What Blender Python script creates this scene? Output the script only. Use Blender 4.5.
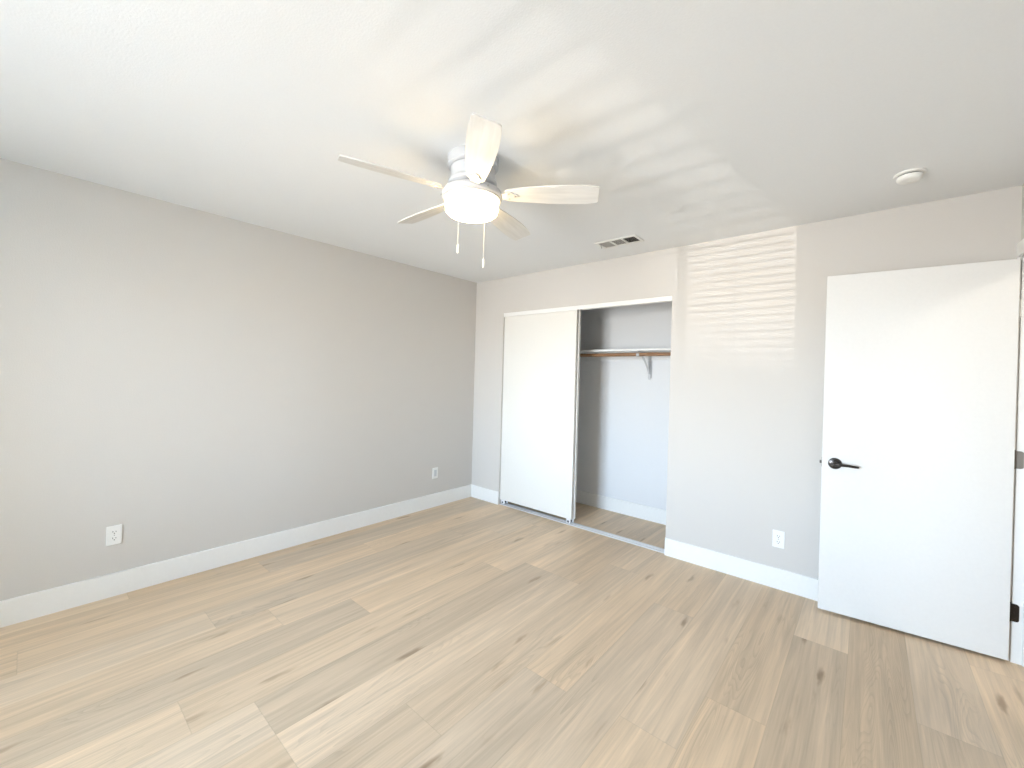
import bpy, bmesh, math, random
from mathutils import Vector, Matrix

random.seed(7)
for o in list(bpy.data.objects):
    bpy.data.objects.remove(o)
SC = bpy.context.scene
COL = SC.collection
R = math.radians

# ------------------------------------------------------------------ camera
H = 2.44                      # ceiling height
W = 4.00                      # room width (left wall x=0, right wall x=W)
D = -4.90                     # window wall
cd = bpy.data.cameras.new('camera')
cam = bpy.data.objects.new('camera', cd)
COL.objects.link(cam)
yaw, pitch, roll, foc = 0.709856, -0.0030584, 0.0268867, 415.725
fw = Vector((-math.sin(yaw) * math.cos(pitch), math.cos(yaw) * math.cos(pitch), math.sin(pitch)))
rt = Vector((math.cos(yaw), math.sin(yaw), 0))
up = rt.cross(fw)
r2 = rt * math.cos(roll) + up * math.sin(roll)
u2 = -rt * math.sin(roll) + up * math.cos(roll)
mw = Matrix((r2, u2, -fw)).transposed().to_4x4()
mw.translation = (3.42433, -3.32421, 1.38615)
cam.matrix_world = mw
cd.sensor_fit = 'HORIZONTAL'
cd.sensor_width = 36.0
cd.lens = foc / 1024 * 36.0
cd.shift_y = -6.63 / 1024
cd.clip_start = 0.02
SC.camera = cam

# ------------------------------------------------------------------ view
SC.view_settings.view_transform = 'Standard'
SC.view_settings.look = 'None'
SC.view_settings.gamma = 1.0
SC.view_settings.use_curve_mapping = False
SC.view_settings.exposure = 0.0

# ------------------------------------------------------------------ daylight
world = bpy.data.worlds.new('world')
SC.world = world
world.use_nodes = True
nt = world.node_tree
nt.nodes.clear()
wo = nt.nodes.new('ShaderNodeOutputWorld')
bg = nt.nodes.new('ShaderNodeBackground')
tc = nt.nodes.new('ShaderNodeTexCoord')
sx = nt.nodes.new('ShaderNodeSeparateXYZ')
rmp = nt.nodes.new('ShaderNodeValToRGB')
mr = nt.nodes.new('ShaderNodeMapRange')
mr.inputs[1].default_value = -1
mr.inputs[2].default_value = 1
nt.links.new(tc.outputs['Generated'], sx.inputs[0])
nt.links.new(sx.outputs['Z'], mr.inputs[0])
nt.links.new(mr.outputs[0], rmp.inputs[0])
els = rmp.color_ramp.elements
els[0].position = 0.0;  els[0].color = (0.50, 0.50, 0.49, 1)
els[1].position = 1.0;  els[1].color = (0.50, 0.72, 1.0, 1)
for p, c in ((0.485, (0.62, 0.61, 0.59, 1)), (0.515, (0.70, 0.85, 1.0, 1)), (0.70, (0.50, 0.71, 1.0, 1))):
    e = els.new(p); e.color = c
nt.links.new(rmp.outputs[0], bg.inputs[0])
bg.inputs[1].default_value = 82.0
nt.links.new(bg.outputs[0], wo.inputs[0])

WX0, WX1, WZ0, WZ1 = 1.12, 2.40, 0.50, 2.05      # window opening in the wall behind the camera
pl = bpy.data.lights.new('window_portal', 'AREA')
pl.shape = 'RECTANGLE'
pl.size = WX1 - WX0
pl.size_y = WZ1 - WZ0
pl.cycles.is_portal = True
po = bpy.data.objects.new('window_portal', pl)
COL.objects.link(po)
po.location = ((WX0 + WX1) / 2, D - 0.14, (WZ0 + WZ1) / 2)
po.rotation_euler = (R(90), 0, 0)          # faces +y, into the room

# sun glancing up off a shiny surface outside, through the blind
gl = bpy.data.lights.new('sun_glint', 'SPOT')
gl.energy = 9500
gl.color = (1.0, 0.93, 0.86)
gl.shadow_soft_size = 0.03
gl.spot_blend = 1.0
go = bpy.data.objects.new('sun_glint', gl)
COL.objects.link(go)
go.location = (-0.38, -24.9, -3.23)
tgt = Vector((2.25, D, 1.30))
go.rotation_euler = (tgt - go.location).to_track_quat('-Z', 'Y').to_euler()
gl.spot_size = R(5.0)

# ------------------------------------------------------------------ helpers
def tag(o, label=None, cat=None, group=None, kind=None):
    if label: o['label'] = label
    if cat: o['category'] = cat
    if group: o['group'] = group
    if kind: o['kind'] = kind
    return o

def empty(name, loc, rz=0.0):
    o = bpy.data.objects.new(name, None)
    o.empty_display_size = 0.05
    COL.objects.link(o)
    o.location = loc
    o.rotation_euler = (0, 0, rz)
    return o

def obj(name, bm, mat, parent=None, smooth=False, angle=35):
    me = bpy.data.meshes.new(name)
    bmesh.ops.recalc_face_normals(bm, faces=bm.faces[:])
    bm.to_mesh(me)
    bm.free()
    if smooth:
        for p in me.polygons:
            p.use_smooth = True
        try:
            me.set_sharp_from_angle(angle=R(angle))
        except Exception:
            pass
    me.materials.append(mat)
    o = bpy.data.objects.new(name, me)
    COL.objects.link(o)
    if parent: o.parent = parent
    return o

def box(bm, x0, x1, y0, y1, z0, z1, bevel=0.0, seg=2, mat=None):
    vs = [bm.verts.new((x, y, z)) for x in (x0, x1) for y in (y0, y1) for z in (z0, z1)]
    q = [(0, 1, 3, 2), (4, 6, 7, 5), (0, 4, 5, 1), (2, 3, 7, 6), (0, 2, 6, 4), (1, 5, 7, 3)]
    fs = [bm.faces.new([vs[i] for i in f]) for f in q]
    if mat is not None:
        for v in vs: v.co = mat @ v.co
    if bevel > 0:
        es = list({e for f in fs for e in f.edges})
        bmesh.ops.bevel(bm, geom=es, offset=bevel, segments=seg, profile=0.5, affect='EDGES')

def lathe(bm, prof, seg=48, mat=None):
    """prof: list of (r, z) from one end to the other"""
    rings = []
    for r, z in prof:
        if r < 1e-6:
            rings.append([bm.verts.new((0, 0, z))])
        else:
            rings.append([bm.verts.new((r * math.cos(2 * math.pi * i / seg), r * math.sin(2 * math.pi * i / seg), z)) for i in range(seg)])
    for a, b in zip(rings, rings[1:]):
        for i in range(seg):
            j = (i + 1) % seg
            if len(a) == 1 and len(b) == 1: continue
            if len(a) == 1: bm.faces.new((a[0], b[i], b[j]))
            elif len(b) == 1: bm.faces.new((a[i], b[0], a[j]))
            else: bm.faces.new((a[i], b[i], b[j], a[j]))
    if mat is not None:
        for rg in rings:
            for v in rg: v.co = mat @ v.co

def tube(bm, pts, r, seg=12, caps=True):
    pts = [Vector(p) for p in pts]
    rs = r if isinstance(r, (list, tuple)) else [r] * len(pts)
    rings = []
    n = None
    for i, p in enumerate(pts):
        t = (pts[min(i + 1, len(pts) - 1)] - pts[max(i - 1, 0)]).normalized()
        if n is None:
            n = t.orthogonal().normalized()
        n = (n - t * n.dot(t)).normalized()
        b = t.cross(n)
        rings.append([bm.verts.new(p + (n * math.cos(2 * math.pi * k / seg) + b * math.sin(2 * math.pi * k / seg)) * rs[i]) for k in range(seg)])
    for a, b in zip(rings, rings[1:]):
        for k in range(seg):
            bm.faces.new((a[k], a[(k + 1) % seg], b[(k + 1) % seg], b[k]))
    if caps:
        bm.faces.new(rings[0]); bm.faces.new(rings[-1])

def extrude_poly(bm, pts, vec, bevel=0.0):
    """closed polygon (3d points) extruded along vec"""
    v = Vector(vec)
    a = [bm.verts.new(p) for p in pts]
    b = [bm.verts.new(Vector(p) + v) for p in pts]
    fs = [bm.faces.new(a), bm.faces.new(b[::-1])]
    for i in range(len(pts)):
        j = (i + 1) % len(pts)
        fs.append(bm.faces.new((a[i], b[i], b[j], a[j])))
    if bevel:
        es = list(fs[0].edges) + list(fs[1].edges)
        bmesh.ops.bevel(bm, geom=es, offset=bevel, segments=2, profile=0.5, affect='EDGES')

# ------------------------------------------------------------------ materials
def principled(name, col, rough=0.5, metal=0.0, spec=0.5):
    m = bpy.data.materials.new(name)
    m.use_nodes = True
    p = m.node_tree.nodes['Principled BSDF']
    p.inputs['Base Color'].default_value = (*col, 1)
    p.inputs['Roughness'].default_value = rough
    p.inputs['Metallic'].default_value = metal
    p.inputs['Specular IOR Level'].default_value = spec
    return m, m.node_tree, p

def node(nt, t, **kw):
    n = nt.nodes.new(t)
    for k, v in kw.items(): setattr(n, k, v)
    return n

def mth(nt, op, a, b=None, c=None):
    n = nt.nodes.new('ShaderNodeMath'); n.operation = op
    for i, v in enumerate((a, b, c)):
        if v is None: continue
        if isinstance(v, (int, float)): n.inputs[i].default_value = v
        else: nt.links.new(v, n.inputs[i])
    return n.outputs[0]

def painted(name, col, rough, scale, strength, dist=0.002, vary=0.02, spec=0.3):
    """rolled / orange-peel paint: a fine bump and a very slight mottle"""
    m, nt, p = principled(name, col, rough, spec=spec)
    t = node(nt, 'ShaderNodeTexCoord')
    n1 = node(nt, 'ShaderNodeTexNoise'); n1.inputs['Scale'].default_value = scale
    n1.inputs['Detail'].default_value = 3
    nt.links.new(t.outputs['Object'], n1.inputs['Vector'])
    b = node(nt, 'ShaderNodeBump'); b.inputs['Strength'].default_value = strength
    b.inputs['Distance'].default_value = dist
    nt.links.new(n1.outputs['Fac'], b.inputs['Height'])
    nt.links.new(b.outputs[0], p.inputs['Normal'])
    n2 = node(nt, 'ShaderNodeTexNoise'); n2.inputs['Scale'].default_value = scale * 0.8
    nt.links.new(t.outputs['Object'], n2.inputs['Vector'])
    hsv = node(nt, 'ShaderNodeHueSaturation'); hsv.inputs['Color'].default_value = (*col, 1)
    v = mth(nt, 'MULTIPLY_ADD', n2.outputs['Fac'], 2 * vary, 1 - vary)
    nt.links.new(v, hsv.inputs['Value'])
    nt.links.new(hsv.outputs[0], p.inputs['Base Color'])
    return m

M = {}
M['wall'] = painted('wall_paint', (0.63, 0.605, 0.57), 0.75, 170, 0.3)
M['closet'] = painted('closet_paint', (0.78, 0.785, 0.79), 0.7, 150, 0.25)
M['ceiling'] = painted('ceiling_paint', (0.835, 0.85, 0.855), 0.85, 150, 0.35, 0.002)
M['light_block'] = painted('light_block_stucco', (0.30, 0.26, 0.21), 0.9, 40, 0.4)
M['trim'] = painted('trim_paint', (0.86, 0.86, 0.84), 0.4, 60, 0.05, spec=0.4)
M['door'] = painted('door_paint', (0.80, 0.80, 0.785), 0.45, 80, 0.05, spec=0.4)
M['slider'] = painted('slider_paint', (0.80, 0.785, 0.74), 0.45, 80, 0.05, spec=0.4)
M['plastic'] = principled('white_plastic', (0.86, 0.86, 0.83), 0.35)[0]
M['insert'] = principled('pale_grey_plastic', (0.62, 0.64, 0.65), 0.4)[0]
M['slot'] = principled('dark_slot', (0.02, 0.02, 0.02), 0.6)[0]
M['dark'] = principled('duct_black', (0.012, 0.011, 0.010), 0.9)[0]
M['enamel'] = principled('white_enamel', (0.56, 0.57, 0.585), 0.4)[0]
M['vent'] = principled('vent_enamel', (0.80, 0.80, 0.77), 0.45)[0]
M['louvre'] = principled('louvre_grey', (0.50, 0.48, 0.45), 0.5)[0]
M['bronze'] = principled('bronze_metal', (0.055, 0.05, 0.047), 0.28, 0.9)[0]
M['nickel'] = principled('satin_nickel', (0.30, 0.28, 0.255), 0.4, 0.7)[0]
M['iron'] = principled('blade_iron_metal', (0.62, 0.62, 0.62), 0.35, 0.3)[0]
M['alu'] = principled('aluminium_track', (0.86, 0.86, 0.87), 0.35, 0.1)[0]
M['screw'] = principled('screw_steel', (0.45, 0.45, 0.44), 0.35, 0.8)[0]
M['rubber'] = principled('dark_rubber', (0.03, 0.03, 0.035), 0.6)[0]

def wood(name, c0, c1, axis_scale, rough=0.45, contrast=1.0):
    m, nt, p = principled(name, c0, rough)
    t = node(nt, 'ShaderNodeTexCoord')
    mp = node(nt, 'ShaderNodeMapping'); mp.inputs['Scale'].default_value = axis_scale
    nt.links.new(t.outputs['Object'], mp.inputs[0])
    n = node(nt, 'ShaderNodeTexNoise'); n.inputs['Scale'].default_value = 1.0
    n.inputs['Detail'].default_value = 6; n.inputs['Distortion'].default_value = 0.8
    nt.links.new(mp.outputs[0], n.inputs['Vector'])
    r = node(nt, 'ShaderNodeValToRGB')
    r.color_ramp.elements[0].position = 0.35; r.color_ramp.elements[0].color = (*c1, 1)
    r.color_ramp.elements[1].position = 0.65; r.color_ramp.elements[1].color = (*c0, 1)
    nt.links.new(n.outputs['Fac'], r.inputs[0])
    nt.links.new(r.outputs[0], p.inputs['Base Color'])
    return m
M['rod'] = wood('rod_wood', (0.36, 0.20, 0.10), (0.22, 0.115, 0.055), (3, 60, 60))
M['blade'] = wood('whitewashed_blade', (0.74, 0.73, 0.70), (0.66, 0.65, 0.62), (3, 40, 40), 0.4)

def floor_material():
    m, nt, p = principled('oak_plank_floor', (0.5, 0.4, 0.3), 0.42, spec=0.35)
    L = nt.links.new
    t = node(nt, 'ShaderNodeTexCoord')
    s = node(nt, 'ShaderNodeSeparateXYZ'); L(t.outputs['Object'], s.inputs[0])
    PW, PL, X0 = 0.2325, 1.80, 0.1175 - 0.2325 * 2
    xr = mth(nt, 'DIVIDE', mth(nt, 'SUBTRACT', s.outputs['X'], X0), PW)
    row = mth(nt, 'FLOOR', xr)
    fx = mth(nt, 'FRACT', xr)
    # plank ends seen in each row (y of one end)
    ends = {13: -1.715, 12: -0.764, 14: -1.36, 10: -0.47, 9: -2.69, 8: -2.69, 6: -2.02, 7: -1.10, 11: -1.757, 5: -0.6, 15: -0.55}
    NR = 32
    cr = node(nt, 'ShaderNodeValToRGB'); cr.color_ramp.interpolation = 'CONSTANT'
    L(mth(nt, 'DIVIDE', mth(nt, 'ADD', row, 0.5), float(NR)), cr.inputs[0])
    el = cr.color_ramp.elements
    for i in range(24):
        off = (ends.get(i, -(i * 0.618 % 1) * PL) / PL) % 1.0
        e = el[0] if i == 0 else el.new(i / NR)
        e.position = i / NR
        e.color = (off, off, off, 1)
    yr = mth(nt, 'SUBTRACT', mth(nt, 'DIVIDE', s.outputs['Y'], PL), cr.outputs[0])
    colm = mth(nt, 'FLOOR', yr)
    fy = mth(nt, 'FRACT', yr)
    cid = node(nt, 'ShaderNodeCombineXYZ'); L(row, cid.inputs[0]); L(colm, cid.inputs[1]); cid.inputs[2].default_value = 3.0
    wn = node(nt, 'ShaderNodeTexWhiteNoise', noise_dimensions='3D'); L(cid.outputs[0], wn.inputs['Vector'])
    sc = node(nt, 'ShaderNodeSeparateColor'); L(wn.outputs['Color'], sc.inputs[0])
    # grain coordinates: shifted per plank, stretched along y
    def coords(kx, ky, zmul):
        c = node(nt, 'ShaderNodeCombineXYZ')
        L(mth(nt, 'MULTIPLY', s.outputs['X'], kx), c.inputs[0])
        L(mth(nt, 'MULTIPLY', s.outputs['Y'], ky), c.inputs[1])
        L(mth(nt, 'MULTIPLY', wn.outputs['Value'], zmul), c.inputs[2])
        return c.outputs[0]
    def noise(v, detail, dist=0.0, rough=0.55):
        n = node(nt, 'ShaderNodeTexNoise'); n.inputs['Scale'].default_value = 1
        n.inputs['Detail'].default_value = detail; n.inputs['Distortion'].default_value = dist
        n.inputs['Roughness'].default_value = rough
        L(v, n.inputs['Vector']); return n.outputs['Fac']
    fine = noise(coords(150, 4, 37), 4, 0.3)
    band = noise(coords(24, 0.9, 91), 5, 1.2)
    broad = noise(coords(5, 0.7, 53), 2, 0.4)
    # cathedral figure: thin growth-ring lines, only in patches of a board
    rf = noise(coords(9, 0.6, 71), 1.4, 0.35)
    ring = mth(nt, 'FRACT', mth(nt, 'MULTIPLY', rf, 38.0))
    rl = node(nt, 'ShaderNodeMapRange', interpolation_type='SMOOTHSTEP')
    rl.inputs[1].default_value = 0.0; rl.inputs[2].default_value = 0.55; rl.inputs[3].default_value = 1; rl.inputs[4].default_value = 0
    L(ring, rl.inputs[0])
    pm = node(nt, 'ShaderNodeMapRange', interpolation_type='SMOOTHSTEP')
    pm.inputs[1].default_value = 0.52; pm.inputs[2].default_value = 0.66
    L(noise(coords(4.5, 0.8, 23), 1, 0.2), pm.inputs[0])
    ring = mth(nt, 'MULTIPLY', mth(nt, 'MULTIPLY', rl.outputs[0], pm.outputs[0]), mth(nt, 'MULTIPLY_ADD', fine, 1.2, 0.2))
    # knots and mineral flecks: short dark streaks along the grain
    wob = noise(coords(30, 8, 61), 2)
    kc = node(nt, 'ShaderNodeCombineXYZ')
    L(mth(nt, 'MULTIPLY_ADD', s.outputs['X'], 13.0, mth(nt, 'MULTIPLY', wob, 0.5)), kc.inputs[0])
    L(mth(nt, 'MULTIPLY_ADD', s.outputs['Y'], 2.6, mth(nt, 'MULTIPLY', wob, 0.35)), kc.inputs[1])
    L(mth(nt, 'MULTIPLY', wn.outputs['Value'], 17.0), kc.inputs[2])
    vo = node(nt, 'ShaderNodeTexVoronoi'); vo.inputs['Scale'].default_value = 1
    L(kc.outputs[0], vo.inputs['Vector'])
    kd = node(nt, 'ShaderNodeMapRange', interpolation_type='SMOOTHSTEP'); kd.inputs[1].default_value = 0.04; kd.inputs[2].default_value = 0.27
    kd.inputs[3].default_value = 1; kd.inputs[4].default_value = 0
    L(vo.outputs['Distance'], kd.inputs[0])
    ksep = node(nt, 'ShaderNodeSeparateColor'); L(vo.outputs['Color'], ksep.inputs[0])
    kmask = mth(nt, 'MULTIPLY', mth(nt, 'GREATER_THAN', ksep.outputs[0], 0.58), mth(nt, 'MULTIPLY_ADD', ksep.outputs[1], 0.7, 0.3))
    knot = mth(nt, 'MULTIPLY', kd.outputs[0], kmask)
    # value factor
    v = mth(nt, 'MULTIPLY_ADD', fine, 0.28, 0.86)
    v = mth(nt, 'MULTIPLY', v, mth(nt, 'MULTIPLY_ADD', band, 0.66, 0.68))
    v = mth(nt, 'MULTIPLY', v, mth(nt, 'MULTIPLY_ADD', broad, 0.40, 0.81))
    v = mth(nt, 'MULTIPLY', v, mth(nt, 'MULTIPLY_ADD', ring, -0.15, 1.0))
    v = mth(nt, 'MULTIPLY', v, mth(nt, 'MULTIPLY_ADD', sc.outputs[0], 0.20, 0.90))
    v = mth(nt, 'MULTIPLY', v, mth(nt, 'MULTIPLY_ADD', knot, -0.46, 1.0))
    # seams
    ex = mth(nt, 'MULTIPLY', mth(nt, 'MINIMUM', fx, mth(nt, 'SUBTRACT', 1.0, fx)), PW)
    ey = mth(nt, 'MULTIPLY', mth(nt, 'MINIMUM', fy, mth(nt, 'SUBTRACT', 1.0, fy)), PL)
    ed = mth(nt, 'MINIMUM', ex, ey)
    seam = node(nt, 'ShaderNodeMapRange'); seam.inputs[1].default_value = 0.0008; seam.inputs[2].default_value = 0.0026
    seam.inputs[3].default_value = 0.88; seam.inputs[4].default_value = 1.0
    L(ed, seam.inputs[0])
    v = mth(nt, 'MULTIPLY', v, seam.outputs[0])
    mixc = node(nt, 'ShaderNodeMix', data_type='RGBA'); mixc.blend_type = 'MIX'
    mixc.inputs['A'].default_value = (0.650, 0.495, 0.335, 1)
    mixc.inputs['B'].default_value = (0.625, 0.500, 0.365, 1)
    L(sc.outputs[1], mixc.inputs['Factor'])
    kmix = node(nt, 'ShaderNodeMix', data_type='RGBA'); kmix.blend_type = 'MIX'; L(mixc.outputs['Result'], kmix.inputs['A'])
    kmix.inputs['B'].default_value = (0.60, 0.40, 0.24, 1); L(mth(nt, 'MULTIPLY', knot, 0.7), kmix.inputs['Factor'])
    vm = node(nt, 'ShaderNodeVectorMath', operation='SCALE'); L(kmix.outputs['Result'], vm.inputs[0]); L(v, vm.inputs['Scale'])
    L(vm.outputs[0], p.inputs['Base Color'])
    b = node(nt, 'ShaderNodeBump'); b.inputs['Strength'].default_value = 0.25; b.inputs['Distance'].default_value = 0.001
    L(mth(nt, 'MULTIPLY', v, 1.0), b.inputs['Height']); L(b.outputs[0], p.inputs['Normal'])
    L(mth(nt, 'MULTIPLY_ADD', band, 0.2, 0.36), p.inputs['Roughness'])
    return m
M['floor'] = floor_material()

def lamp_glass(name, col, power):
    m = bpy.data.materials.new(name); m.use_nodes = True
    nt = m.node_tree; p = nt.nodes['Principled BSDF']
    p.inputs['Base Color'].default_value = (0.9, 0.88, 0.82, 1)
    p.inputs['Roughness'].default_value = 0.25
    p.inputs['Emission Color'].default_value = (*col, 1)
    p.inputs['Emission Strength'].default_value = power
    return m
M['lamp'] = lamp_glass('lit_opal_glass', (1.0, 0.72, 0.36), 23.0)
M['hall_lamp'] = lamp_glass('lit_hall_glass', (1.0, 0.93, 0.82), 70.0)

def pane_glass():
    m = bpy.data.materials.new('window_glass'); m.use_nodes = True
    nt = m.node_tree; nt.nodes.clear()
    o = node(nt, 'ShaderNodeOutputMaterial')
    mx = node(nt, 'ShaderNodeMixShader'); mx.inputs[0].default_value = 0.06
    tr = node(nt, 'ShaderNodeBsdfTransparent'); g = node(nt, 'ShaderNodeBsdfGlossy'); g.inputs['Roughness'].default_value = 0.02
    nt.links.new(tr.outputs[0], mx.inputs[1]); nt.links.new(g.outputs[0], mx.inputs[2]); nt.links.new(mx.outputs[0], o.inputs[0])
    return m
M['glass'] = pane_glass()

# ------------------------------------------------------------------ room shell
T = 0.12
CB = 0.69                      # closet back wall
CX0, CX1 = 0.06, 2.62          # closet side walls
OX0, OX1, OZ = 0.425, 2.223, 2.060   # closet opening
JY0, JY1, JZ = -0.855, -0.045, 2.058 # bedroom doorway in the right wall (clear opening)
HX = 5.30                      # hall far wall

def S(name, bm, mat, **kw):
    return tag(obj(name, bm, mat, **kw), kind='structure')

b = bmesh.new(); box(b, -T, HX + T, D - T, CB + T, -0.10, 0.0); S('floor', b, M['floor'])
b = bmesh.new(); box(b, -T, HX + T, D - T, CB + T, H, H + 0.10); S('ceiling', b, M['ceiling'])
b = bmesh.new(); box(b, -T, 0, D - T, CB + T, 0, H); S('wall_left', b, M['wall'])
b = bmesh.new()
box(b, 0, OX0, 0, T, 0, H); box(b, OX1, W + T, 0, T, 0, H); box(b, OX0, OX1, 0, T, OZ, H)
S('wall_back', b, M['wall'])
b = bmesh.new()
box(b, W, W + T, JY1 + 0.018, 0, 0, H)
box(b, W, W + T, D, JY0 - 0.018, 0, H)
box(b, W, W + T, JY0 - 0.018, JY1 + 0.018, JZ + 0.018, H)
S('wall_right', b, M['wall'])
b = bmesh.new()
box(b, 0, WX0, D - T, D, 0, H); box(b, WX1, W + T, D - T, D, 0, H)
box(b, WX0, WX1, D - T, D, 0, WZ0); box(b, WX0, WX1, D - T, D, WZ1, H)
S('wall_front', b, M['wall'])
b = bmesh.new(); box(b, 0, CX1 + T, CB, CB + T, 0, H); S('wall_closet_back', b, M['closet'])
b = bmesh.new(); box(b, 0, CX0, T, CB, 0, H); S('wall_closet_left', b, M['closet'])
b = bmesh.new(); box(b, CX1, CX1 + T, T, CB, 0, H); S('wall_closet_right', b, M['closet'])
# hall beyond the doorway
b = bmesh.new(); box(b, HX, HX + T, D, 0.12, 0, H); S('wall_hall_far', b, M['wall'])
b = bmesh.new(); box(b, W + T, HX + T, 0.0, T, 0, H); S('wall_hall_end', b, M['wall'])
b = bmesh.new(); box(b, W + T, HX + T, D - T, D, 0, H); S('wall_hall_near', b, M['wall'])

# unseen slab added beside the window to cut light on the near left wall
b = bmesh.new(); box(b, 2.95, 3.25, D - T - 2.1, D - T - 0.01, -1.0, 3.6); S('light_block_outside', b, M['light_block'])

# baseboards: a flat board with an eased top edge
BH, BT = 0.137, 0.014
def board(name, p0, p1, nrm):
    p0, p1, n = Vector((*p0, 0)), Vector((*p1, 0)), Vector((*nrm, 0))
    prof = [(0, 0), (BT, 0), (BT, BH - 0.004), (BT - 0.0015, BH - 0.001), (BT - 0.005, BH), (0, BH)]
    bm = bmesh.new()
    extrude_poly(bm, [p0 + n * a + Vector((0, 0, z)) for a, z in prof], p1 - p0)
    return S(name, bm, M['trim'])
board('baseboard_left', (0, D), (0, 0), (1, 0))
board('baseboard_back_left', (BT, 0), (OX0, 0), (0, -1))
board('baseboard_back_right', (OX1, 0), (W, 0), (0, -1))
board('baseboard_right', (W, D), (W, JY0 - 0.085), (-1, 0))
board('baseboard_front', (BT, D), (W - BT, D), (0, 1))
board('baseboard_closet_back', (CX0, CB), (CX1, CB), (0, -1))
board('baseboard_closet_left', (CX0, T), (CX0, CB - BT), (1, 0))
board('baseboard_closet_right', (CX1, T), (CX1, CB - BT), (-1, 0))

# doorway: jamb with stop, casing
b = bmesh.new()
box(b, W, W + T, JY1, JY1 + 0.018, 0, JZ + 0.018)
box(b, W, W + T, JY0 - 0.018, JY0, 0, JZ + 0.018)
box(b, W, W + T, JY0, JY1, JZ, JZ + 0.018)
box(b, W + 0.037, W + 0.075, JY1 - 0.011, JY1, 0, JZ, 0.002, 1)
box(b, W + 0.037, W + 0.075, JY0, JY0 + 0.011, 0, JZ, 0.002, 1)
box(b, W + 0.037, W + 0.075, JY0 + 0.011, JY1 - 0.011, JZ - 0.011, JZ, 0.002, 1)
S('trim_1', b, M['trim'])
b = bmesh.new()
box(b, W - 0.016, W, JY1 + 0.004, -0.001, 0, JZ + 0.076, 0.005, 3)
box(b, W - 0.016, W, JY0 - 0.085, JY0 - 0.004, 0, JZ + 0.076, 0.005, 3)
box(b, W - 0.016, W, JY0 - 0.004, JY1 + 0.004, JZ + 0.004, JZ + 0.076, 0.005, 3)
S('trim_2', b, M['trim'])

# closet opening: head fascia hiding the top track, floor track
b = bmesh.new()
box(b, OX0, OX1, 0.002, 0.018, OZ - 0.040, OZ, 0.0015, 1)
S('trim_3', b, M['trim'])
b = bmesh.new()
box(b, OX0, OX1, 0.018, 0.100, OZ - 0.006, OZ)
box(b, OX0, OX1, 0.056, 0.059, OZ - 0.030, OZ - 0.006)
box(b, OX0, OX1, 0.097, 0.100, OZ - 0.030, OZ - 0.006)
S('trim_4', b, M['alu'])
b = bmesh.new()
box(b, OX0, OX1, 0.008, 0.092, 0.0, 0.006, 0.002, 1)
for yy in (0.0505,):
    box(b, OX0, OX1, yy, yy + 0.004, 0.006, 0.009, 0.001, 1)
S('trim_5', b, M['alu'])

# ------------------------------------------------------------------ window behind the camera, with a slatted blind
b = bmesh.new()
fwid = 0.045
for (x0, x1, z0, z1) in ((WX0, WX0 + fwid, WZ0, WZ1), (WX1 - fwid, WX1, WZ0, WZ1), (WX0 + fwid, WX1 - fwid, WZ0, WZ0 + fwid),
                         (WX0 + fwid, WX1 - fwid, WZ1 - fwid, WZ1), (1.73, 1.79, WZ0 + fwid, WZ1 - fwid)):
    box(b, x0, x1, D - 0.11, D - 0.06, z0, z1, 0.003, 1)
win = S('window_1', b, M['trim'])
b = bmesh.new(); box(b, WX0 + fwid, 1.73, D - 0.087, D - 0.083, WZ0 + fwid, WZ1 - fwid); obj('pane', b, M['glass'], win)
b = bmesh.new(); box(b, 1.79, WX1 - fwid, D - 0.087, D - 0.083, WZ0 + fwid, WZ1 - fwid); obj('pane', b, M['glass'], win)
blind = tag(empty('window_blind', ((WX0 + WX1) / 2, D - 0.028, WZ0)), 'white slatted blind with open slats in the bedroom window behind the viewer', 'blind')
BW = (WX1 - WX0) / 2 - 0.012
b = bmesh.new(); box(b, -BW, BW, -0.024, 0.024, WZ1 - WZ0 - 0.045, WZ1 - WZ0 - 0.002, 0.003, 1); obj('headrail', b, M['plastic'], blind)
b = bmesh.new()
nsl = 34
for i in range(nsl):
    z = 0.045 + i * 0.0435
    box(b, -BW, BW, -0.024, 0.024, z - 0.0012, z + 0.0012)
obj('slats', b, M['plastic'], blind)
for x in (-BW + 0.28, 2.07 - (WX0 + WX1) / 2):
    for y in (-0.0255, 0.0255):
        b = bmesh.new()
        tube(b, [(x, y, 0.01), (x, y, WZ1 - WZ0 - 0.04)], 0.002, 6)
        obj('ladder_cord', b, M['plastic'], blind)
b = bmesh.new(); box(b, -BW, BW, -0.024, 0.024, 0.003, 0.02, 0.003, 1); obj('bottom_rail', b, M['plastic'], blind)

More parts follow.
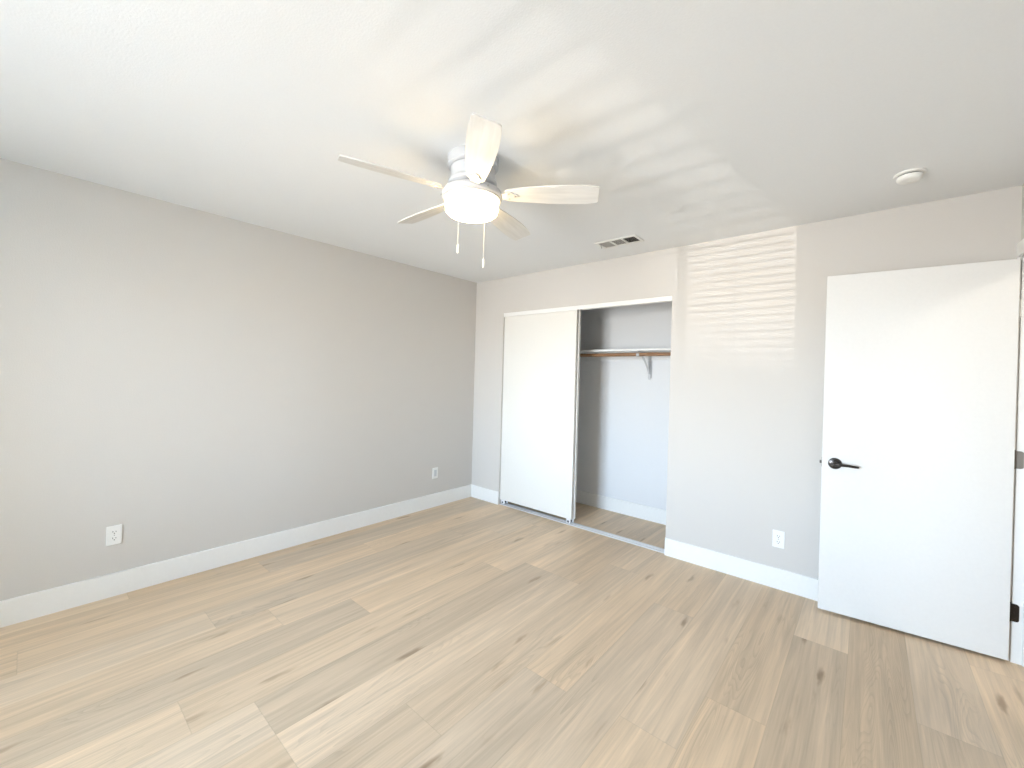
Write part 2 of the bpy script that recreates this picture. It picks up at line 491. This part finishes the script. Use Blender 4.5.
# ------------------------------------------------------------------ bedroom door
ang = R(5.4)
door = tag(empty('door_1', (W - 0.012, -0.044, 0), ang), 'white flush bedroom door standing open against the closet wall', 'door', kind='structure')
DW, DT = 0.776, 0.035            # local: leaf runs along -x, front face at y = -DT
b = bmesh.new(); box(b, -DW - 0.003, -0.003, -DT, 0.0, 0.017, 2.047, 0.0015, 1)
obj('leaf', b, M['door'], door)
hx = -DW + 0.060
hz = 0.912
def handle(side):
    root_y = -DT if side < 0 else 0.0
    b = bmesh.new()
    mt = Matrix.Translation((hx, root_y, hz)) @ Matrix.Rotation(R(90) * (1 if side < 0 else -1), 4, 'X')
    lathe(b, [(0, 0), (0.0335, 0), (0.0335, 0.004), (0.031, 0.008), (0.022, 0.011), (0.0135, 0.012), (0.0125, 0.034), (0, 0.034)], 40, mt)
    ro = obj('rosette', b, M['bronze'], door, True)
    y = root_y + side * 0.044
    b = bmesh.new()
    pts = [(hx, root_y + side * 0.03, hz), (hx, y - side * 0.004, hz), (hx + 0.008, y, hz), (hx + 0.03, y + side * 0.002, hz + 0.001), (hx + 0.06, y + side * 0.001, hz), (hx + 0.092, y - side * 0.002, hz - 0.003), (hx + 0.108, y - side * 0.004, hz - 0.004)]
    tube(b, pts, [0.011, 0.0115, 0.011, 0.0088, 0.0078, 0.0072, 0.006], 16)
    lv = obj('lever', b, M['bronze'], ro, True)
    return ro
handle(-1); handle(1)
b = bmesh.new()
box(b, -DW - 0.0045, -DW - 0.003, -DT + 0.006, -0.006, hz - 0.028, hz + 0.028)
lp = obj('latch_plate', b, M['nickel'], door)
b = bmesh.new()
extrude_poly(b, [(-DW - 0.0045, -DT + 0.011, hz - 0.009), (-DW - 0.0045, -0.011, hz - 0.009), (-DW - 0.014, -0.013, hz - 0.009), (-DW - 0.010, -DT + 0.012, hz - 0.009)], (0, 0, 0.018))
obj('latch_bolt', b, M['bronze'], lp)
for z, mt in ((0.254, M['bronze']), (1.03, M['nickel']), (1.80, M['plastic'])):  # same metal hinges; dark, grey and white materials paint in their differing reflections
    hg = empty('hinge', (0, 0, 0)); hg.parent = door
    b = bmesh.new()
    tube(b, [(0.004, 0.004, z - 0.046), (0.004, 0.004, z + 0.046)], 0.006, 14)
    for k in (-0.046, 0.046):
        tube(b, [(0.004, 0.004, z + k - 0.003), (0.004, 0.004, z + k + 0.003)], 0.0072, 14)
    obj('knuckle', b, mt, hg, True)
    # leaf let into the jamb (world plane y = JY1), with rounded outer corners
    inv = door.matrix_basis.inverted()
    b = bmesh.new()
    x0, x1, rr = W - 0.010, W + 0.0245, 0.011
    pts = [(x0, z - 0.0445), (x1 - rr, z - 0.0445)]
    pts += [(x1 - rr + rr * math.sin(R(a)), z - 0.0445 + rr - rr * math.cos(R(a))) for a in (22, 45, 68, 90)]
    pts += [(x1 - rr + rr * math.cos(R(a)), z + 0.0445 - rr + rr * math.sin(R(a))) for a in (0, 22, 45, 68, 90)]
    pts += [(x0, z + 0.0445)]
    extrude_poly(b, [Vector((x, JY1 - 0.0028, zz)) for x, zz in pts], (0, 0.0024, 0))
    for v in b.verts: v.co = inv @ v.co
    lf = obj('leaf_plate', b, mt, hg)
    for dx, dz in ((0.014, -0.028), (0.008, 0.0), (0.014, 0.028)):
        b = bmesh.new()
        lathe(b, [(0.0036, 0), (0.0036, 0.0008), (0, 0.0012)], 12, inv @ Matrix.Translation((W - 0.002 + dx, JY1 - 0.0028, z + dz)) @ Matrix.Rotation(R(90), 4, 'X'))
        obj('screw', b, mt, hg)

# ------------------------------------------------------------------ closet sliding doors
def slider(name, label, x0, x1, y0, guides):
    o = empty(name, (x0, y0, 0))
    tag(o, label, 'sliding door', kind='structure')
    w = x1 - x0
    b = bmesh.new(); box(b, 0, w, 0, 0.024, 0.052, OZ - 0.028, 0.0012, 1); obj('panel', b, M['slider'], o)
    for gx in guides:
        b = bmesh.new(); box(b, gx, gx + 0.045, 0.004, 0.020, 0.010, 0.056, 0.002, 1)
        g = obj('bottom_guide', b, M['alu'], o)
        b = bmesh.new()
        tube(b, [(gx + 0.0225, 0.003, 0.026), (gx + 0.0225, 0.021, 0.026)], 0.011, 18)
        obj('roller', b, M['rubber'], g, True)
    return o
slider('door_2', 'front white sliding closet door covering the left half of the closet', OX0 + 0.0015, 1.331, 0.020, (0.012, 0.845))
slider('door_3', 'second white sliding closet door almost hidden behind the front one', OX0 + 0.010, 1.339, 0.060, (0.012, 0.845))

# ------------------------------------------------------------------ closet shelf, rod, bracket
b = bmesh.new(); box(b, CX0 + 0.001, CX1 - 0.001, 0.385, CB - 0.001, 1.655, 1.674, 0.0015, 1)
tag(obj('closet_shelf', b, M['trim']), 'white wooden shelf running across the closet above the hanging rod', 'shelf')
b = bmesh.new(); box(b, CX0 + 0.001, CX1 - 0.001, CB - 0.019, CB - 0.0005, 1.574, 1.6545, 0.0015, 1)
tag(obj('shelf_cleat', b, M['closet']), 'painted cleat strip on the closet back wall under the shelf', 'cleat')
RY, RZ, RR = 0.405, 1.622, 0.0165
b = bmesh.new(); tube(b, [(CX0 + 0.001, RY, RZ), (1.0, RY, RZ - 0.002), (1.79, RY, RZ - 0.001), (CX1 - 0.001, RY, RZ)], RR, 24)
tag(obj('closet_rod', b, M['rod'], None, True), 'brown wooden hanging rod under the white closet shelf', 'rod')
br = tag(empty('shelf_bracket', (1.778, CB - 0.019, 1.40)), 'white metal shelf and rod bracket at the middle of the closet back wall', 'bracket')
b = bmesh.new()
hw = 0.014
x_ = lambda s: s
extrude_poly(b, [(-hw, 0, 0.0), (-hw * 0.7, 0, -0.010), (-hw * 0.25, 0, -0.015), (hw * 0.25, 0, -0.015), (hw * 0.7, 0, -0.010), (hw, 0, 0.0), (hw, 0, 0.172), (-hw, 0, 0.172)], (0, -0.003, 0))
obj('wall_plate', b, M['enamel'], br)
for v in (0,):
    b = bmesh.new(); box(b, -hw, hw, -0.285, -0.003, 0.2515, 0.2545, 0.0008, 1); box(b, -0.0015, 0.0015, -0.285, -0.02, 0.240, 0.2515)
    box(b, -hw, hw, -0.003, 0.0, 0.174, 0.2515)
    obj('arm', b, M['enamel'], br)
b = bmesh.new()
pts = [(0, -0.005, 0.045), (0, -0.03, 0.085), (0, -0.08, 0.135), (0, -0.15, 0.192), (0, -0.235, 0.238)]
for p0, p1 in zip(pts, pts[1:]):
    a_, c_ = Vector(p0), Vector(p1)
    extrude_poly(b, [a_ + Vector((-0.009, 0, 0)), a_ + Vector((0.009, 0, 0)), c_ + Vector((0.009, 0, 0)), c_ + Vector((-0.009, 0, 0))], (0, -0.004, -0.004))
obj('brace', b, M['enamel'], br)
b = bmesh.new()
cy, cz = RY - (CB - 0.019), RZ - 1.40
arc = [(cy + 0.0195 * math.cos(R(a)), cz + 0.0195 * math.sin(R(a))) for a in range(20, -201, -20)]
outer = [(cy + 0.0235 * math.cos(R(a)), cz + 0.0235 * math.sin(R(a))) for a in range(-200, 21, 20)]
extrude_poly(b, [(-hw, y, z) for y, z in arc + outer], (2 * hw, 0, 0))
box(b, -0.013, 0.013, cy - 0.030, cy - 0.0225, cz - 0.017, cz + 0.008, 0.003, 2)
obj('rod_hook', b, M['enamel'], br)

# ------------------------------------------------------------------ outlets
def plate_bm(w, h, t=0.006):
    b = bmesh.new(); box(b, -w / 2, w / 2, -t, 0, -h / 2, h / 2, 0.0028, 3); return b
def duplex(loc, rz, label):
    o = empty('wall_outlet', loc, rz)
    tag(o, label, 'outlet')
    obj('cover_plate', plate_bm(0.070, 0.115), M['plastic'], o)
    for s in (1, -1):
        b = bmesh.new()
        pr = [(0.0165 * math.cos(R(a)), 0.0165 * math.sin(R(a))) for a in range(0, 360, 12)]
        pr = [(x, max(-0.0135, min(0.0135, z))) for x, z in pr]
        extrude_poly(b, [Vector((x, -0.0072, z + s * 0.0195)) for x, z in pr], (0, 0.002, 0))
        r_ = obj('receptacle', b, M['plastic'], o)
        b = bmesh.new()
        for dx, hh in ((-0.0068, 0.0085), (0.0068, 0.0068)):
            box(b, dx - 0.0013, dx + 0.0013, -0.0078, -0.0070, s * 0.0195 + 0.003 - hh / 2, s * 0.0195 + 0.003 + hh / 2)
        lathe(b, [(0.0028, 0), (0.0028, 0.0008), (0, 0.0008)], 14, Matrix.Translation((0, -0.0070, s * 0.0195 - 0.0075)) @ Matrix.Rotation(R(90), 4, 'X'))
        obj('slots', b, M['slot'], r_)
    b = bmesh.new(); lathe(b, [(0.003, 0), (0.003, 0.0008), (0, 0.0014)], 14, Matrix.Translation((0, -0.006, 0)) @ Matrix.Rotation(R(90), 4, 'X'))
    obj('screw', b, M['screw'], o)
    return o
duplex((0, -2.972, 0.366), R(90), 'white duplex outlet low on the left wall, toward the photo edge')
duplex((2.983, 0, 0.333), 0, 'white duplex outlet on the closet wall beside the open door')
o = tag(empty('wall_plate', (0, -0.535, 0.351), R(90)), 'white wall plate with a pale rectangular insert near the room corner', 'wall plate')
obj('cover_plate', plate_bm(0.072, 0.115), M['plastic'], o)
b = bmesh.new(); box(b, -0.0165, 0.0165, -0.0085, -0.005, -0.0335, 0.0335, 0.001, 1); obj('insert', b, M['insert'], o)

# ------------------------------------------------------------------ ceiling vent
vent = tag(empty('ceiling_vent', (1.945, -0.385, H)), 'white three-section ceiling air vent above the closet', 'vent')
VW, VD = 0.335, 0.165
b = bmesh.new()
hw_, hd_ = VW / 2, VD / 2
ins = 0.022
box(b, -hw_, hw_, -hd_, -hd_ + ins, -0.008, 0, 0.002, 1); box(b, -hw_, hw_, hd_ - ins, hd_, -0.008, 0, 0.002, 1)
box(b, -hw_, -hw_ + ins, -hd_ + ins, hd_ - ins, -0.008, 0, 0.002, 1); box(b, hw_ - ins, hw_, -hd_ + ins, hd_ - ins, -0.008, 0, 0.002, 1)
sec = (VW - 2 * ins) / 3
for k in (1, 2):
    xx = -hw_ + ins + k * sec
    box(b, xx - 0.006, xx + 0.006, -hd_ + ins, hd_ - ins, -0.008, 0, 0.001, 1)
fr = obj('frame', b, M['vent'], vent)
b = bmesh.new(); box(b, -hw_ + 0.01, hw_ - 0.01, -hd_ + 0.01, hd_ - 0.01, -0.001, -0.0003); obj('duct_opening', b, M['dark'], vent)
for k, tilt in enumerate((-55, 8, 36)):
    b = bmesh.new()
    x0 = -hw_ + ins + k * sec + 0.007
    n = 7
    for i in range(n):
        x = x0 + (i + 0.5) * (sec - 0.014) / n
        mt = Matrix.Translation((x, 0, -0.0045)) @ Matrix.Rotation(R(tilt), 4, 'Y')
        box(b, -0.0042, 0.0042, -hd_ + ins, hd_ - ins, -0.0004, 0.0004, mat=mt)
    obj('louvres', b, M['louvre'], vent)
b = bmesh.new(); tube(b, [(-hw_ + 0.020, -0.015, -0.004), (-hw_ + 0.022, -0.014, -0.016), (-hw_ + 0.026, -0.010, -0.030)], 0.0032, 8)
obj('damper_lever', b, M['screw'], vent, True)

# ------------------------------------------------------------------ smoke detector
sd = tag(empty('smoke_detector', (3.553, -0.497, H)), 'round white smoke detector on the ceiling above the open door', 'smoke detector')
b = bmesh.new(); lathe(b, [(0, 0), (0.061, 0), (0.061, -0.006), (0.058, -0.009), (0.050, -0.010), (0, -0.010)], 64); obj('base_plate', b, M['plastic'], sd, True)
b = bmesh.new(); lathe(b, [(0.045, -0.0095), (0.045, -0.0145), (0, -0.0145)], 48); obj('sensor_gap', b, M['slot'], sd, True)
b = bmesh.new(); lathe(b, [(0, -0.0140), (0.049, -0.0140), (0.0505, -0.0165), (0.048, -0.028), (0.042, -0.035), (0.034, -0.0375), (0, -0.038)], 64); cv = obj('cover', b, M['plastic'], sd, True)
b = bmesh.new(); lathe(b, [(0.009, -0.0372), (0.009, -0.0395), (0, -0.040)], 24); obj('test_button', b, M['plastic'], cv, True)

# ------------------------------------------------------------------ ceiling fan
FX, FY = 1.937, -1.927
fan = tag(empty('ceiling_fan', (FX, FY, H)), 'white five-blade ceiling fan with a lit drum light', 'ceiling fan')
z = lambda a: a - H
b = bmesh.new(); lathe(b, [(0, 0), (0.122, 0), (0.124, -0.004), (0.122, -0.028), (0.124, -0.034), (0.124, -0.044), (0.118, -0.050), (0.108, -0.053), (0, -0.053)], 64)
obj('canopy', b, M['enamel'], fan, True)
b = bmesh.new(); lathe(b, [(0, -0.050), (0.106, -0.050), (0.107, -0.108), (0.109, -0.112), (0.117, -0.119), (0.119, -0.127), (0.119, -0.137), (0.114, -0.143), (0.100, -0.148), (0, -0.148)], 64)
obj('motor_housing', b, M['enamel'], fan, True)
b = bmesh.new(); lathe(b, [(0.085, -0.146), (0.090, -0.150), (0.090, -0.166), (0, -0.166)], 48)
obj('flywheel', b, M['rubber'], fan, True)
b = bmesh.new(); lathe(b, [(0, -0.163), (0.128, -0.163), (0.142, -0.167), (0.147, -0.175), (0.147, -0.192), (0.143, -0.198), (0.139, -0.200), (0.138, -0.206), (0.132, -0.209), (0, -0.209)], 72)
lk = obj('light_fitter', b, M['enamel'], fan, True)
for a in (225, 345, 105):
    b = bmesh.new()
    c_ = Vector((math.cos(R(a)), math.sin(R(a)), 0))
    tube(b, [c_ * 0.144 + Vector((0, 0, -0.184)), c_ * 0.152 + Vector((0, 0, -0.184))], 0.0035, 10)
    obj('set_screw', b, M['screw'], lk, True)
b = bmesh.new(); lathe(b, [(0.120, -0.207), (0.128, -0.209), (0.129, -0.215), (0.128, -0.250), (0.124, -0.264), (0.114, -0.272), (0.095, -0.277), (0.05, -0.281), (0, -0.282)], 72)
obj('glass_shade', b, M['lamp'], fan, True, 80)

tilt_n = (-0.0133, -0.0293)
R0, R1 = 0.165, 0.606
for k in range(5):
    th = 3.7164 + math.pi + k * 2 * math.pi / 5
    dz = (tilt_n[0] * math.cos(th) + tilt_n[1] * math.sin(th))
    base = Matrix.Translation((0, 0, 2.262 - H)) @ Matrix.Rotation(th, 4, 'Z') @ Matrix.Rotation(-math.atan(dz), 4, 'Y')
    piv = base @ Matrix.Rotation(-0.2541, 4, 'X')
    # outline of the blade, root narrow, widest past the middle, clipped tip
    prof = [(0.0, 0.030), (0.006, 0.037), (0.02, 0.041), (0.10, 0.0515), (0.20, 0.0605), (0.29, 0.0645), (0.36, 0.0635), (0.41, 0.0575), (0.432, 0.0545), (0.439, 0.050), (0.441, 0.044)]
    pts = [(R0 + x, w_) for x, w_ in prof] + [(R0 + x, -w_) for x, w_ in prof[::-1]]
    b = bmesh.new()
    extrude_poly(b, [Vector((x, y, -0.003)) for x, y in pts], (0, 0, 0.006))
    bl = obj('blade', b, M['blade'], fan)
    bl.matrix_local = piv
    ipv = piv.inverted()
    b = bmesh.new()
    # flat arm from the flywheel that widens into a mounting foot under the blade
    arm = [(0.082, 0.014), (0.13, 0.013), (0.155, 0.020), (0.175, 0.028), (0.195, 0.028), (0.205, 0.016), (0.222, 0.010), (0.228, 0.0)]
    ap = [(x, w_) for x, w_ in arm] + [(x, -w_) for x, w_ in arm[-2::-1]]
    extrude_poly(b, [Vector((x, y, -0.0085)) for x, y in ap], (0, 0, 0.005), 0.001)
    for v in b.verts:
        f_ = min(1.0, max(0.0, (v.co.x - 0.09) / 0.06))
        v.co = ipv @ base @ Matrix.Rotation(-0.2541 * f_, 4, 'X') @ (v.co + Vector((0, 0, 0.018 * (1 - f_))))
    ir = obj('blade_iron', b, M['iron'], bl)
    for x, y in ((0.182, 0.018), (0.182, -0.018), (0.212, 0)):
        b = bmesh.new()
        lathe(b, [(0.0048, -0.0085), (0.0045, -0.0105), (0, -0.0112)], 12, Matrix.Translation((x, y, 0)))
        obj('screw', b, M['screw'], bl)

# two pull chains with white fobs on the far side of the light
def chain(px, py, ztop, zf1, zf0):
    ch = empty('pull_chain', (0, 0, 0)); ch.parent = fan
    b = bmesh.new()
    n = int((ztop - zf1) / 0.0045)
    for i in range(n + 1):
        lathe(b, [(0, 0.0016), (0.0013, 0.0009), (0.0016, 0), (0.0013, -0.0009), (0, -0.0016)], 6, Matrix.Translation((px, py, zf1 + i * 0.0045 - H)))
    tube(b, [(px, py, zf1 - H), (px, py, ztop - H)], 0.0008, 5)
    obj('chain', b, M['enamel'], ch, True)
    b = bmesh.new()
    lathe(b, [(0, zf1 - H + 0.003), (0.0030, zf1 - H), (0.0048, zf1 - H - 0.006), (0.0050, zf0 - H + 0.004), (0.0038, zf0 - H), (0, zf0 - H)], 16, Matrix.Translation((px, py, 0)))
    obj('fob', b, M['plastic'], ch, True)
chain(1.727 - FX, -1.827 - FY, 2.235, 2.088, 2.041)
chain(1.925 - FX, -1.827 - FY + 0.0, 2.235, 1.976, 1.933)

# ------------------------------------------------------------------ hall lamp beyond the doorway
hl = tag(empty('hall_light', (4.75, -1.6, H)), 'round flush ceiling light in the hall beyond the bedroom doorway', 'ceiling light')
b = bmesh.new(); lathe(b, [(0, 0), (0.16, 0), (0.16, -0.02), (0.15, -0.026), (0, -0.026)], 48); obj('base_plate', b, M['enamel'], hl, True)
b = bmesh.new(); lathe(b, [(0.145, -0.024), (0.142, -0.05), (0.12, -0.075), (0.07, -0.09), (0, -0.095)], 48)
obj('glass_shade', b, M['hall_lamp'], hl, True, 80)
